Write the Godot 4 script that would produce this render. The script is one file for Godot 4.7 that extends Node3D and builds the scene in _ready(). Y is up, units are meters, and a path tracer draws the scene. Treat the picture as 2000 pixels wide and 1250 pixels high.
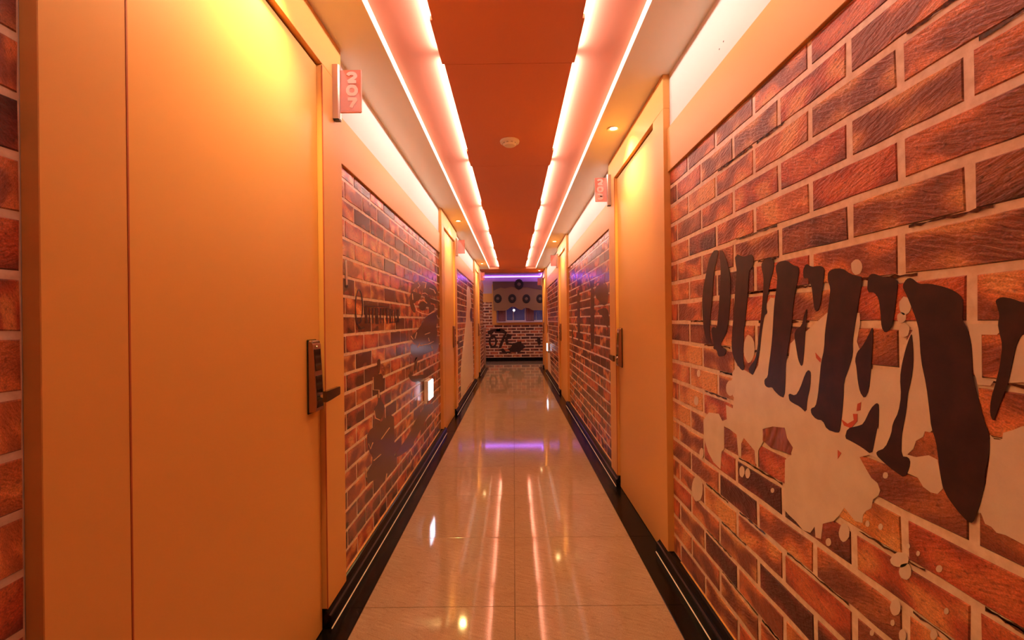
extends Node3D
# A motel corridor: orange doors, brick-print murals, cove tubes, polished stone floor.
# x to the right, y up, the corridor runs towards -z; d below means depth = -z.

const F := 889.0            # focal length in pixels of the 2000 x 1250 frame
const EYE := 1.2
const LBOX := -0.735        # face of the door surrounds
const RBOX := 0.728
const LWALL := -0.765
const RWALL := 0.760
const SOFFIT := 2.37
const COVE := 2.412
const END := 11.5           # where the corridor opens into the lobby
const FAR := 13.3           # end wall of the lobby
const LDOORS := [1.32, 5.32, 9.34]
const RDOORS := [2.80, 6.82, 10.84]
const LEAF_W := 0.898
const OPEN_W := 0.906
const BN := 0.615      # surround, from the door's middle to its nearer edge
const BF := 0.645      # and to its farther edge
const DOOR_H := 2.20

var M := {}
var rng := RandomNumberGenerator.new()
var taken := {}
var cam: Camera3D

# ------------------------------------------------------------------ naming
func numbered(called: String) -> String:
	var n: int = taken.get(called, 0)
	taken[called] = n + 1
	return called if n == 0 else "%s_%03d" % [called, n]

func tag(o, label: String, category: String, group := "", kind := ""):
	o.set_meta("label", label)
	o.set_meta("category", category)
	if group != "": o.set_meta("group", group)
	if kind != "": o.set_meta("kind", kind)
	return o

func thing(called: String, label: String, category: String, at := Vector3.ZERO, turn := 0.0, group := "", kind := "") -> Node3D:
	var o := Node3D.new()
	o.name = numbered(called)
	add_child(o)
	o.position = at
	o.rotation.y = turn
	tag(o, label, category, group, kind)
	return o

func put(called: String, mesh: Mesh, mat: Material, parent: Node, at := Vector3.ZERO) -> MeshInstance3D:
	var o := MeshInstance3D.new()
	o.mesh = mesh
	if mat != null: o.material_override = mat
	o.cast_shadow = GeometryInstance3D.SHADOW_CASTING_SETTING_ON
	if parent == self:
		o.name = numbered(called)
		add_child(o)
	else:
		o.name = called
		parent.add_child(o, true)
	o.position = at
	return o

# ------------------------------------------------------------------ geometry
func begin() -> SurfaceTool:
	var st := SurfaceTool.new()
	st.begin(Mesh.PRIMITIVE_TRIANGLES)
	return st

func tri(st: SurfaceTool, a: Vector3, b: Vector3, c: Vector3, n: Vector3, ua := Vector2.ZERO, ub := Vector2.ZERO, uc := Vector2.ZERO):
	if (b - a).cross(c - a).dot(n) > 0:
		var t := b; b = c; c = t
		var tu := ub; ub = uc; uc = tu
	st.set_normal(n); st.set_uv(ua); st.add_vertex(a)
	st.set_normal(n); st.set_uv(ub); st.add_vertex(b)
	st.set_normal(n); st.set_uv(uc); st.add_vertex(c)

func quad(st: SurfaceTool, a: Vector3, b: Vector3, c: Vector3, d: Vector3, outward: Vector3):
	var n := (b - a).cross(c - a)
	if n.length() < 1e-12: n = (c - a).cross(d - a)
	n = n.normalized()
	if n.dot(outward) < 0: n = -n
	tri(st, a, b, c, n, planar(a, n), planar(b, n), planar(c, n))
	tri(st, a, c, d, n, planar(a, n), planar(c, n), planar(d, n))

func planar(p: Vector3, n: Vector3) -> Vector2:      # texture coordinates in metres
	var m := n.abs()
	if m.x >= m.y and m.x >= m.z: return Vector2(p.z, p.y)
	if m.y >= m.z: return Vector2(p.x, p.z)
	return Vector2(p.x, p.y)

func add_box(st: SurfaceTool, lo: Vector3, hi: Vector3, bev := 0.0):
	var c := (lo + hi) * 0.5
	var h := (hi - lo) * 0.5
	bev = min(bev, min(h.x, min(h.y, h.z)) * 0.9)
	if bev <= 0.0:
		for ax in 3:
			for s in [-1.0, 1.0]:
				var n := Vector3.ZERO; n[ax] = s
				var p := []
				for k in [[-1, -1], [1, -1], [1, 1], [-1, 1]]:
					var v := Vector3.ZERO
					v[ax] = s * h[ax]; v[(ax + 1) % 3] = k[0] * h[(ax + 1) % 3]; v[(ax + 2) % 3] = k[1] * h[(ax + 2) % 3]
					p.append(c + v)
				quad(st, p[0], p[1], p[2], p[3], n)
		return
	for ax in 3:
		var b1 := (ax + 1) % 3
		var b2 := (ax + 2) % 3
		for s in [-1.0, 1.0]:
			var n := Vector3.ZERO; n[ax] = s
			var p := []
			for k in [[-1, -1], [1, -1], [1, 1], [-1, 1]]:
				var v := Vector3.ZERO
				v[ax] = s * h[ax]; v[b1] = k[0] * (h[b1] - bev); v[b2] = k[1] * (h[b2] - bev)
				p.append(c + v)
			quad(st, p[0], p[1], p[2], p[3], n)
		for s1 in [-1.0, 1.0]:
			for s2 in [-1.0, 1.0]:
				var n2 := Vector3.ZERO; n2[b1] = s1; n2[b2] = s2
				var q := []
				for k in [[-1, 0], [1, 0], [1, 1], [-1, 1]]:
					var v := Vector3.ZERO
					v[ax] = k[0] * (h[ax] - bev)
					v[b1] = s1 * (h[b1] - (bev if k[1] == 1 else 0.0))
					v[b2] = s2 * (h[b2] - (0.0 if k[1] == 1 else bev))
					q.append(c + v)
				quad(st, q[0], q[1], q[2], q[3], n2)
	for sx in [-1.0, 1.0]:
		for sy in [-1.0, 1.0]:
			for sz in [-1.0, 1.0]:
				var n3 := Vector3(sx, sy, sz).normalized()
				tri(st, c + Vector3(sx * h.x, sy * (h.y - bev), sz * (h.z - bev)), c + Vector3(sx * (h.x - bev), sy * h.y, sz * (h.z - bev)), c + Vector3(sx * (h.x - bev), sy * (h.y - bev), sz * h.z), n3)

func box(lo: Vector3, hi: Vector3, bev := 0.0) -> ArrayMesh:
	var st := begin()
	add_box(st, lo, hi, bev)
	return st.commit()

func add_extrude(st: SurfaceTool, poly: PackedVector2Array, z0: float, z1: float, xf := Transform3D.IDENTITY):
	var idx := Geometry2D.triangulate_polygon(poly)
	var turn := -1.0 if Geometry2D.is_polygon_clockwise(poly) else 1.0
	for k in range(0, idx.size(), 3):
		for e in [[z1, 1.0], [z0, -1.0]]:
			var p := []
			for j in 3: p.append(xf * Vector3(poly[idx[k + j]].x, poly[idx[k + j]].y, e[0]))
			tri(st, p[0], p[1], p[2], (xf.basis * Vector3(0, 0, e[1])).normalized(), poly[idx[k]], poly[idx[k + 1]], poly[idx[k + 2]])
	for k in poly.size():
		var a := poly[k]
		var b := poly[(k + 1) % poly.size()]
		var t := (b - a)
		if t.length() < 1e-7: continue
		var n := Vector3(t.y, -t.x, 0) * turn
		quad(st, xf * Vector3(a.x, a.y, z0), xf * Vector3(b.x, b.y, z0), xf * Vector3(b.x, b.y, z1), xf * Vector3(a.x, a.y, z1), xf.basis * n)

func extrude(poly: PackedVector2Array, z0: float, z1: float, xf := Transform3D.IDENTITY) -> ArrayMesh:
	var st := begin()
	add_extrude(st, poly, z0, z1, xf)
	return st.commit()

func add_lathe(st: SurfaceTool, prof: Array, seg: int, xf := Transform3D.IDENTITY):   # prof: [radius, height] round local y
	for i in prof.size() - 1:
		var p0: Array = prof[i]
		var p1: Array = prof[i + 1]
		var dr: float = p1[0] - p0[0]
		var dh: float = p1[1] - p0[1]
		for k in seg:
			var a0 := TAU * k / seg
			var a1 := TAU * (k + 1) / seg
			var e0 := Vector3(cos(a0), 0, sin(a0))
			var e1 := Vector3(cos(a1), 0, sin(a1))
			var n0 := (xf.basis * (e0 * dh - Vector3.UP * dr)).normalized()
			var n1 := (xf.basis * (e1 * dh - Vector3.UP * dr)).normalized()
			var v := [xf * (e0 * p0[0] + Vector3.UP * p0[1]), xf * (e1 * p0[0] + Vector3.UP * p0[1]), xf * (e1 * p1[0] + Vector3.UP * p1[1]), xf * (e0 * p1[0] + Vector3.UP * p1[1])]
			var ns := [n0, n1, n1, n0]
			for j in [[0, 1, 2], [0, 2, 3]]:
				var nn: Vector3 = (v[j[1]] - v[j[0]]).cross(v[j[2]] - v[j[0]])
				if nn.length() < 1e-14: continue
				var o: Array = j if nn.dot(ns[j[0]] + ns[j[1]] + ns[j[2]]) < 0 else [j[0], j[2], j[1]]
				for q in o:
					st.set_normal(ns[q]); st.set_uv(Vector2.ZERO); st.add_vertex(v[q])

func lathe(prof: Array, seg := 24, xf := Transform3D.IDENTITY) -> ArrayMesh:
	var st := begin()
	add_lathe(st, prof, seg, xf)
	return st.commit()

func ellipse(c: Vector2, rx: float, ry: float, n := 18, wob := 0.0) -> PackedVector2Array:
	var p := PackedVector2Array()
	for k in n:
		var a := TAU * k / n
		var w := 1.0 + rng.randf_range(-wob, wob)
		p.append(c + Vector2(cos(a) * rx, sin(a) * ry) * w)
	return p

func smooth(p: PackedVector2Array, times := 1) -> PackedVector2Array:   # one round of corner cutting
	for t in times:
		var q := PackedVector2Array()
		for k in p.size():
			var a := p[k]
			var b := p[(k + 1) % p.size()]
			q.append(a.lerp(b, 0.22)); q.append(a.lerp(b, 0.78))
		p = q
	return p

# ------------------------------------------------------------------ materials
func flat(c: Color, rough := 0.5, metal := 0.0, spec := 0.5) -> StandardMaterial3D:
	var m := StandardMaterial3D.new()
	m.albedo_color = c
	m.roughness = rough
	m.metallic = metal
	m.metallic_specular = spec
	return m

func glow(c: Color, e: Color, energy: float) -> StandardMaterial3D:
	var m := flat(c, 0.4)
	m.emission_enabled = true
	m.emission = e
	m.emission_energy_multiplier = energy
	return m

func noise(seed_: int, freq: float, oct := 4) -> FastNoiseLite:
	var n := FastNoiseLite.new()
	n.seed = seed_
	n.noise_type = FastNoiseLite.TYPE_SIMPLEX_SMOOTH
	n.frequency = freq
	n.fractal_octaves = oct
	return n

func c8(r: int, g: int, b: int) -> Color:
	return Color(r / 255.0, g / 255.0, b / 255.0)

const BW := 256
const BH := 96
func brick_material(seed_: int, main: Color, dark: Color, light: Color, dark_share: float, light_share: float, normal: Texture2D, rough: float) -> StandardMaterial3D:
	var big := noise(seed_, 0.0042, 2)
	var streak := noise(seed_ + 50, 0.012, 5)
	streak.fractal_type = FastNoiseLite.FRACTAL_RIDGED
	var grain := noise(seed_ + 90, 0.22, 2)
	var pit := noise(seed_ + 130, 0.05, 3)
	var im := Image.create(BW, BH, false, Image.FORMAT_RGB8)
	for y in BH:
		for x in BW:
			var b := big.get_noise_2d(x, y * 1.5)
			var p := pit.get_noise_2d(x, y)
			var wx := x + 14.0 * b + 6.0 * p
			var s := 0.75 * streak.get_noise_2d(wx * 0.6 + y * 0.8, (y * 0.9 - wx * 0.5) * 2.1)
			var g := grain.get_noise_2d(x, y)
			var c := main.lerp(dark, smoothstep(0.0 - dark_share, 0.6 - dark_share, b * 1.2 + 0.12 * p) * 0.75)
			c = c.lerp(light, smoothstep(0.1 - light_share, 0.75 - light_share, 0.06 * s - b * 1.3 + 0.05 * p) * 0.7)
			c = c.lerp(dark, smoothstep(0.55, 0.72, s) * 0.4)
			c = c.lerp(dark * 0.75, smoothstep(0.6, 0.75, -p * 1.3 + g * 0.35) * 0.45)
			var k := 1.0 + g * 0.18 - s * 0.08 + p * 0.06
			im.set_pixel(x, y, Color(c.r * k, c.g * k, c.b * k))
	im.generate_mipmaps()
	var m := flat(Color.WHITE, rough)
	m.albedo_texture = ImageTexture.create_from_image(im)
	m.normal_enabled = true
	m.normal_texture = normal
	m.normal_scale = 0.7
	return m

func brick_normal(seed_: int) -> Texture2D:
	var big := noise(seed_, 0.02, 3)
	var streak := noise(seed_ + 5, 0.03, 4)
	var im := Image.create(BW, BH, false, Image.FORMAT_RGBA8)
	for y in BH:
		for x in BW:
			var b := big.get_noise_2d(x, y)
			var h := 0.5 + 0.25 * b + 0.35 * streak.get_noise_2d(x * 0.55 + y * 1.1 + 14.0 * b, (y - x * 0.5) * 2.6)
			im.set_pixel(x, y, Color(h, h, h))
	im.bump_map_to_normal_map(5.0)
	return ImageTexture.create_from_image(im)

func stone_texture(seed_: int, base: Color, vein: Color, speck: Color, size: int) -> Texture2D:
	var big := noise(seed_, 0.006, 4)
	var streak := noise(seed_ + 7, 0.045, 4)
	var fine := noise(seed_ + 9, 0.2, 2)
	var im := Image.create(size, size, false, Image.FORMAT_RGB8)
	for y in size:
		for x in size:
			var b := big.get_noise_2d(x, y)
			var s := streak.get_noise_2d((x * 0.35 + y * 0.2) + 30.0 * b, (y * 1.6 - x * 0.7))
			var c := base.lerp(speck, clampf(0.5 + b, 0, 1) * 0.35)
			c = c.lerp(vein, smoothstep(0.22, 0.5, s) * 0.6)
			c = c.lerp(speck, smoothstep(0.22, 0.5, -s) * 0.6)
			var k := 1.0 + 0.07 * fine.get_noise_2d(x, y)
			im.set_pixel(x, y, Color(c.r * k, c.g * k, c.b * k))
	im.generate_mipmaps()
	return ImageTexture.create_from_image(im)

func blotch_texture(seed_: int, a: Color, b: Color, size: int, freq: float) -> Texture2D:
	var n := noise(seed_, freq, 5)
	var g := noise(seed_ + 3, 0.25, 2)
	var im := Image.create(size, size, false, Image.FORMAT_RGB8)
	for y in size:
		for x in size:
			var mx: float = abs(2 * x - size)
			var my: float = abs(2 * y - size)
			var k := clampf(0.5 + 0.9 * n.get_noise_2d(mx, my) + 0.25 * g.get_noise_2d(mx, my), 0, 1)
			im.set_pixel(x, y, a.lerp(b, k))
	im.generate_mipmaps()
	return ImageTexture.create_from_image(im)

func mapped(m: StandardMaterial3D, tex: Texture2D, per_m: float, shift := Vector3.ZERO) -> StandardMaterial3D:
	m.albedo_color = Color.WHITE
	m.albedo_texture = tex
	m.uv1_scale = Vector3.ONE * per_m
	m.uv1_offset = shift
	return m

func make_materials():
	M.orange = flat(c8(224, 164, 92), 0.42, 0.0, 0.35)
	M.orange_deep = flat(c8(222, 138, 102), 0.6, 0.0, 0.3)
	M.cove = flat(c8(212, 136, 112), 0.8, 0.0, 0.2)
	M.cream = flat(c8(246, 236, 216), 0.75, 0.0, 0.3)
	M.white = flat(c8(226, 210, 204), 0.7, 0.0, 0.3)
	M.mauve_wall = flat(c8(198, 168, 182), 0.7)
	M.black = flat(c8(16, 12, 11), 0.2, 0.0, 0.3)
	M.black = mapped(M.black, blotch_texture(71, c8(8, 6, 6), c8(26, 20, 18), 256, 0.06), 1.4)
	M.grout = flat(c8(96, 66, 48), 0.8)
	M.glint_bead = flat(c8(232, 220, 208), 0.3)
	M.tiles = []
	var stone := []
	for k in 3: stone.append(stone_texture(200 + 11 * k, c8(160, 128, 108), c8(146, 112, 92), c8(174, 144, 122), 512))
	for k in 6:
		M.tiles.append(mapped(flat(Color.WHITE, 0.06, 0.0, 0.5), stone[k % 3], 1.5 if k < 3 else -1.5, Vector3(0.5, 0.5, 0)))
	var nrm := []
	for k in 3: nrm.append(brick_normal(300 + k * 17))
	var orange_c := c8(216, 124, 80)
	var maroon := c8(122, 64, 56)
	var ochre := c8(234, 172, 108)
	var brown := c8(168, 100, 70)
	var red := c8(190, 88, 62)
	M.bricks = []
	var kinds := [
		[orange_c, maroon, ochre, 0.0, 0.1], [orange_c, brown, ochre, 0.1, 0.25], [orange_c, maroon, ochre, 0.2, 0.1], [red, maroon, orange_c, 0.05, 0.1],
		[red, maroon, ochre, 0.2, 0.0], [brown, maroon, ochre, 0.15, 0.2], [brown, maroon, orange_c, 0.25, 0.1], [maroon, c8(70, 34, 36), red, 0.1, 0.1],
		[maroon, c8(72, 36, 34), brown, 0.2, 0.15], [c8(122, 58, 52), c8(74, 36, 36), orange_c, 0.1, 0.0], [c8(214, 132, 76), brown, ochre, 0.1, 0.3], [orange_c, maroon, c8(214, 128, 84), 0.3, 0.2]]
	for k in kinds.size():
		var v: Array = kinds[k]
		M.bricks.append(brick_material(400 + 23 * k, v[0], v[1], v[2], v[3], v[4], nrm[k % 3], 0.36))
	M.bricks_gloss = []
	for k in kinds.size():
		var gm: StandardMaterial3D = M.bricks[k].duplicate()
		gm.roughness = 0.22
		gm.normal_scale = 0.12
		M.bricks_gloss.append(gm)
	M.mortar = mapped(flat(Color.WHITE, 0.25), blotch_texture(81, c8(226, 194, 168), c8(246, 220, 198), 512, 0.03), 1.0)
	M.splash = mapped(flat(Color.WHITE, 0.36), blotch_texture(91, c8(218, 194, 174), c8(228, 206, 186), 512, 0.012), 0.8)
	M.ink = mapped(flat(Color.WHITE, 0.4), blotch_texture(95, c8(44, 26, 28), c8(62, 34, 34), 256, 0.02), 2.0)
	M.ink_red = flat(c8(58, 18, 18), 0.4)
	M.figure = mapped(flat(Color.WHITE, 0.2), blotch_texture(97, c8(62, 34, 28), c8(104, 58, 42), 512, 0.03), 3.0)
	M.figure_light = flat(c8(226, 178, 136), 0.4)
	M.red_fleck = flat(c8(196, 84, 56), 0.4)
	M.steel = flat(c8(196, 176, 164), 0.3, 0.9)
	M.bronze = flat(c8(168, 122, 100), 0.34, 0.85)
	M.chrome = flat(c8(226, 220, 214), 0.12, 1.0)
	M.dark_chrome = flat(c8(104, 92, 88), 0.16, 1.0)
	M.gloss_black = flat(c8(14, 11, 11), 0.06, 0.0, 0.6)
	M.dark_slot = flat(c8(70, 26, 16), 0.7)
	M.gap_shade = flat(c8(176, 82, 44), 0.6)
	M.alu = flat(c8(190, 160, 146), 0.32, 0.75)
	M.acrylic = flat(Color(0.90, 0.52, 0.48, 0.62), 0.15)
	M.acrylic.transparency = BaseMaterial3D.TRANSPARENCY_ALPHA
	M.acrylic_edge = flat(c8(236, 150, 140), 0.2)
	M.digit = flat(c8(250, 205, 205), 0.4)
	M.plastic = flat(c8(238, 220, 190), 0.4)
	M.plastic_vent = flat(c8(196, 172, 144), 0.5)
	M.plastic_white = flat(c8(232, 224, 222), 0.4)
	M.plastic_dark = flat(c8(46, 32, 28), 0.4)
	M.tube = glow(Color.WHITE, c8(255, 246, 236), 9.0)
	M.downlight = glow(Color.WHITE, c8(255, 230, 165), 22.0)
	M.night_face = glow(Color.WHITE, c8(226, 232, 255), 5.0)
	M.purple = glow(Color.WHITE, c8(170, 110, 255), 5.0)
	M.frame_white = flat(c8(214, 202, 204), 0.4)
	M.glass = flat(Color(0.75, 0.8, 0.9, 0.12), 0.03)
	M.glass.transparency = BaseMaterial3D.TRANSPARENCY_ALPHA
	M.curtain = flat(c8(150, 104, 112), 0.85)
	M.valance = flat(c8(150, 116, 88), 0.9)
	M.valance_dark = flat(c8(112, 84, 80), 0.9)
	M.rosette = flat(c8(52, 42, 42), 0.9)
	M.rosette_light = flat(c8(120, 98, 86), 0.9)

# ------------------------------------------------------------------ pixels to wall points
func ray(px: float, py: float) -> Vector3:
	return cam.basis * Vector3((px - 1000.0) / F, -(py - 625.0) / F, -1.0)

func on_wall(px: float, py: float, x: float) -> Vector2:    # (depth, height) on a side wall
	var r := ray(px, py)
	var p := cam.position + r * ((x - cam.position.x) / r.x)
	return Vector2(-p.z, p.y)

func on_end(px: float, py: float, d: float) -> Vector2:     # (x, height) on the end wall
	var r := ray(px, py)
	var p := cam.position + r * ((-d - cam.position.z) / r.z)
	return Vector2(p.x, p.y)

# points picked in a zoomed view [x0, y0, scale], as flat number lists
func trace(list: Array, zoom: Array, side: int) -> PackedVector2Array:
	var p := PackedVector2Array()
	for k in range(0, list.size(), 2):
		var z := zoom
		var yy: float = list[k + 1]
		p.append(_px_to(float(z[0]) + list[k] / float(z[2]), float(z[1]) + yy / float(z[2]), side))
	return p

func _px_to(px: float, py: float, side: int) -> Vector2:
	if side == 0: return on_end(px, py, FAR - 0.01)
	var w := on_wall(px, py, RWALL if side > 0 else LWALL)
	return Vector2(-w.x if side > 0 else w.x, w.y)

# ------------------------------------------------------------------ lights, camera
func area(at: Vector3, towards: Vector3, size: Vector2, c: Color, energy: float, parent: Node):
	var l := AreaLight3D.new()
	l.name = "light"
	l.area_size = size
	l.light_color = c
	l.light_energy = energy
	l.area_range = 20.0
	l.shadow_enabled = true
	parent.add_child(l, true)
	l.look_at_from_position(at, at + towards, Vector3.UP if abs(towards.y) < 0.9 else Vector3.RIGHT)

func _ready():
	rng.seed = 7
	cam = Camera3D.new()
	cam.name = "camera"
	cam.fov = rad_to_deg(2.0 * atan(625.0 / F))
	cam.near = 0.02
	cam.far = 80.0
	add_child(cam)
	cam.position = Vector3(0, EYE, 0)
	cam.basis = Basis(Vector3.UP, 0.0034) * Basis(Vector3.BACK, -0.0113)
	cam.current = true
	var we := WorldEnvironment.new()
	we.name = "world"
	var env := Environment.new()
	env.background_mode = Environment.BG_COLOR
	env.background_color = c8(24, 26, 66)
	env.background_energy_multiplier = 0.6
	env.tonemap_mode = Environment.TONE_MAPPER_LINEAR
	env.tonemap_exposure = 1.58
	env.sdfgi_enabled = true
	env.ssao_enabled = true
	env.ssil_enabled = true
	we.environment = env
	add_child(we)
	make_materials()
	build_floor()
	build_walls()
	build_ceiling()
	build_tubes()
	build_baseboards()
	build_rails()
	build_doors()
	build_murals()
	build_lobby()
	build_small_things()

# ------------------------------------------------------------------ structure
const TILE_L := 0.605
const TX0 := -0.641
const TXM := -0.008
const TX1 := 0.625
func build_floor():
	var f := thing("floor", "polished tan stone tile floor with black granite borders", "floor", Vector3.ZERO, 0, "", "structure")
	put("subfloor", box(Vector3(-1.7, -0.12, -FAR - 0.1), Vector3(1.7, -0.003, 2.3)), M.grout, f)
	var g := 0.0011
	var d := 1.908 - 6 * TILE_L
	var k := 0
	var cache := {}
	while d < FAR:
		var d1: float = min(d + TILE_L, FAR)
		var key := "%.3f" % (d1 - d)
		if not cache.has(key):
			cache[key] = [box(Vector3(-(TXM - TX0) / 2 + g, -0.0029, -(d1 - d) / 2 + g), Vector3((TXM - TX0) / 2 - g, 0, (d1 - d) / 2 - g), 0.0008),
				box(Vector3(LWALL + g, -0.0029, -(d1 - d) / 2 + g), Vector3(TX0 - g, 0, (d1 - d) / 2 - g), 0.0008),
				box(Vector3(TX1 + g, -0.0029, -(d1 - d) / 2 + g), Vector3(RWALL - g, 0, (d1 - d) / 2 - g), 0.0008)]
		var zc := -(d + d1) / 2
		put("tile", cache[key][0], M.tiles[k * 2 % 6], f, Vector3((TX0 + TXM) / 2, 0, zc))
		put("tile", cache[key][0], M.tiles[(k * 2 + 3) % 6], f, Vector3((TXM + TX1) / 2, 0, zc))
		if d < END:
			put("border_slab", cache[key][1], M.black, f, Vector3(0, 0, zc))
			put("border_slab", cache[key][2], M.black, f, Vector3(0, 0, zc))
		else:
			for s in [-1, 1]:
				put("tile", cache[key][0], M.tiles[(k * 2 + 5) % 6], f, Vector3((TX0 + TXM) / 2 - 0.633 if s < 0 else (TXM + TX1) / 2 + 0.633, 0, zc))
		d += TILE_L
		k += 1

func wall_side(called: String, label: String, doors: Array, x0: float, x1: float):
	var w := thing(called, label, "wall", Vector3.ZERO, 0, "", "structure")
	var from := -2.2
	for c in doors:
		put("wall_section", box(Vector3(x0, 0, -(c - OPEN_W / 2)), Vector3(x1, 2.56, -from)), M.white, w)
		put("lintel", box(Vector3(x0, DOOR_H + 0.007, -(c + OPEN_W / 2)), Vector3(x1, 2.56, -(c - OPEN_W / 2))), M.white, w)
		from = c + OPEN_W / 2
	put("wall_section", box(Vector3(x0, 0, -END), Vector3(x1, 2.56, -from)), M.white, w)
	# dark rooms behind the doors
	for c in doors:
		var o: float = x0 if x0 < 0 else x1
		var oo: float = o + (-0.05 if o < 0 else 0.05)
		put("door_backing", box(Vector3(min(o, oo), 0, -(c + 0.6)), Vector3(max(o, oo), 2.56, -(c - 0.6))), M.plastic_dark, w)

func build_walls():
	wall_side("wall_left", "white painted wall behind murals opposite the black lettering", LDOORS, LWALL - 0.14, LWALL)
	wall_side("wall_right", "white painted wall that carries the mural with black lettering", RDOORS, RWALL, RWALL + 0.14)
	for q in [[1405, 96], [1413, 81]]:
		var h := on_wall(q[0], q[1], RWALL)
		put("nail_hole", lathe([[0.0, 0.0], [0.003, 0.0], [0.003, 0.0008], [0.0, 0.0008]], 8, Transform3D(Basis(Vector3.BACK, PI / 2), Vector3(RWALL, h.y, -h.x))), M.plastic_dark, get_node("wall_right"))
	var n := put("wall_near", box(Vector3(-1.0, 0, 2.2), Vector3(1.0, 2.6, 2.32)), M.orange, self)
	tag(n, "plain orange wall closing the near end of the corridor", "wall", "", "structure")

func build_ceiling():
	var c := thing("ceiling", "cream soffits around a recessed salmon cove with hanging orange boards", "ceiling", Vector3.ZERO, 0, "", "structure")
	var l0 := -0.538
	var r0 := 0.522
	put("cove_top", box(Vector3(l0, COVE, -10.42), Vector3(r0, COVE + 0.1, 2.2)), M.cove, c)
	put("soffit", box(Vector3(LWALL - 0.002, SOFFIT, -10.42), Vector3(l0, COVE + 0.1, 2.2), 0.001), M.cream, c)
	put("soffit", box(Vector3(r0, SOFFIT, -10.42), Vector3(RWALL + 0.002, COVE + 0.1, 2.2), 0.001), M.cream, c)
	put("bulkhead", box(Vector3(LWALL - 0.002, SOFFIT, -11.35), Vector3(RWALL + 0.002, COVE + 0.1, -10.42), 0.001), M.orange_deep, c)
	# hanging boards: each narrower along its tube, wider at its end
	var d := 3.46 - 1.38 * 4
	while d < 10.3:
		var a := 1.07
		var e := 1.38 - 0.004
		if d + e > 10.41: e = 10.415 - d
		if e < a: a = e
		var p := PackedVector2Array([Vector2(-0.303, d), Vector2(0.281, d), Vector2(0.281, d + a), Vector2(0.291, d + a), Vector2(0.291, d + e), Vector2(-0.313, d + e), Vector2(-0.313, d + a), Vector2(-0.303, d + a)])
		if e <= a: p = PackedVector2Array([Vector2(-0.303, d), Vector2(0.281, d), Vector2(0.281, d + e), Vector2(-0.303, d + e)])
		var xf := Transform3D(Basis(Vector3(1, 0, 0), Vector3(0, 0, -1), Vector3(0, 1, 0)), Vector3(0, SOFFIT, 0))
		put("ceiling_board", extrude(p, 0.0, 0.018, xf), M.orange_deep, c)
		d += 1.38
	# hanger blocks that carry the boards
	d = 3.46 - 1.38 * 4 + 1.2
	while d < 10.3:
		put("hanger", box(Vector3(-0.03, SOFFIT + 0.018, -d - 0.03), Vector3(0.03, COVE, -d + 0.03)), M.cove, c)
		d += 1.38

const ORDINAL := ["nearest the lobby on", "second from the lobby on", "third from the lobby on", "fourth from the lobby on", "fifth from the lobby on", "sixth from the lobby on", "seventh from the lobby on", "farthest from the lobby on"]
func build_tubes():
	var d := 3.46 - 1.38 * 3
	var n := 0
	while d < 10.4:
		var e: float = min(1.345, 10.40 - d)
		if e > 0.3:
			for s in [-1, 1]:
				var x: float = -0.299 if s < 0 else 0.277
				var t := thing("fluorescent_tube", "slim white tube beside the ceiling boards, %s the %s side" % [ORDINAL[7 - n], "door 207" if s < 0 else "black lettering"], "light tube", Vector3(x, SOFFIT + 0.018, -d - e / 2), 0, "fluorescent tubes along the ceiling boards")
				put("tube", lathe([[0.0, -e / 2 + 0.02], [0.007, -e / 2 + 0.02], [0.007, e / 2 - 0.02], [0.0, e / 2 - 0.02]], 12, Transform3D(Basis(Vector3.RIGHT, PI / 2), Vector3(0, 0.0085, 0))), M.tube, t)
				for q in [-1, 1]:
					put("end_cap", box(Vector3(-0.009, 0, q * e / 2 - 0.01 - q * 0.01), Vector3(0.009, 0.018, q * e / 2 + 0.01 - q * 0.01), 0.002), M.plastic_white, t)
				area(Vector3(x + s * 0.009, SOFFIT + 0.0265, -d - e / 2), Vector3(s, 0.4, 0).normalized(), Vector2(e - 0.05, 0.014), c8(255, 245, 234), TUBE_E, t)
		d += 1.38
		n += 1

const TUBE_E := 0.36
const SPOT_E := 1.05
const LOBBY_E := 0.48

func build_baseboards():
	var prof := PackedVector2Array([Vector2(0, 0), Vector2(0.040, 0), Vector2(0.040, 0.046), Vector2(0.038, 0.051), Vector2(0.031, 0.054), Vector2(0.025, 0.060), Vector2(0.021, 0.069), Vector2(0.014, 0.076), Vector2(0.008, 0.078), Vector2(0, 0.079)])
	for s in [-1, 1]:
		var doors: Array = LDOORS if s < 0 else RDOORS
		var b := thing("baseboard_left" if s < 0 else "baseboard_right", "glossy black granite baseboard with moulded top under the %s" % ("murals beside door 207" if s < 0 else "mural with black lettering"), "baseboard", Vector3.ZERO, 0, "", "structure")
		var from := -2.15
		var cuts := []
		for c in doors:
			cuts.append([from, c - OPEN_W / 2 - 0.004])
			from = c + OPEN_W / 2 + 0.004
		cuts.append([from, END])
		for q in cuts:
			# profile (out of the wall, up) swept along the corridor
			var xf := Transform3D(Basis(Vector3(-s, 0, 0), Vector3(0, 1, 0), Vector3(0, 0, -1)), Vector3(LWALL if s < 0 else RWALL, 0.0005, 0))
			put("skirting", extrude(prof, q[0], q[1], xf), M.black, b)
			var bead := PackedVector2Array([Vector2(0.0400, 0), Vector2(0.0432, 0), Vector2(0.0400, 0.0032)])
			put("glint_bead", extrude(bead, q[0], q[1], xf), M.glint_bead, b)  # pale bead that paints the glint along the skirting foot
			put("lit_edge_strip", extrude(PackedVector2Array([Vector2(0, 0.079), Vector2(0.006, 0.079), Vector2(0.006, 0.0815), Vector2(0, 0.0815)]), q[0] + 0.25, q[1] - 0.25, xf), M.orange, b)  # thin strip added to draw the bright lit edge at the mural foot

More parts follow.
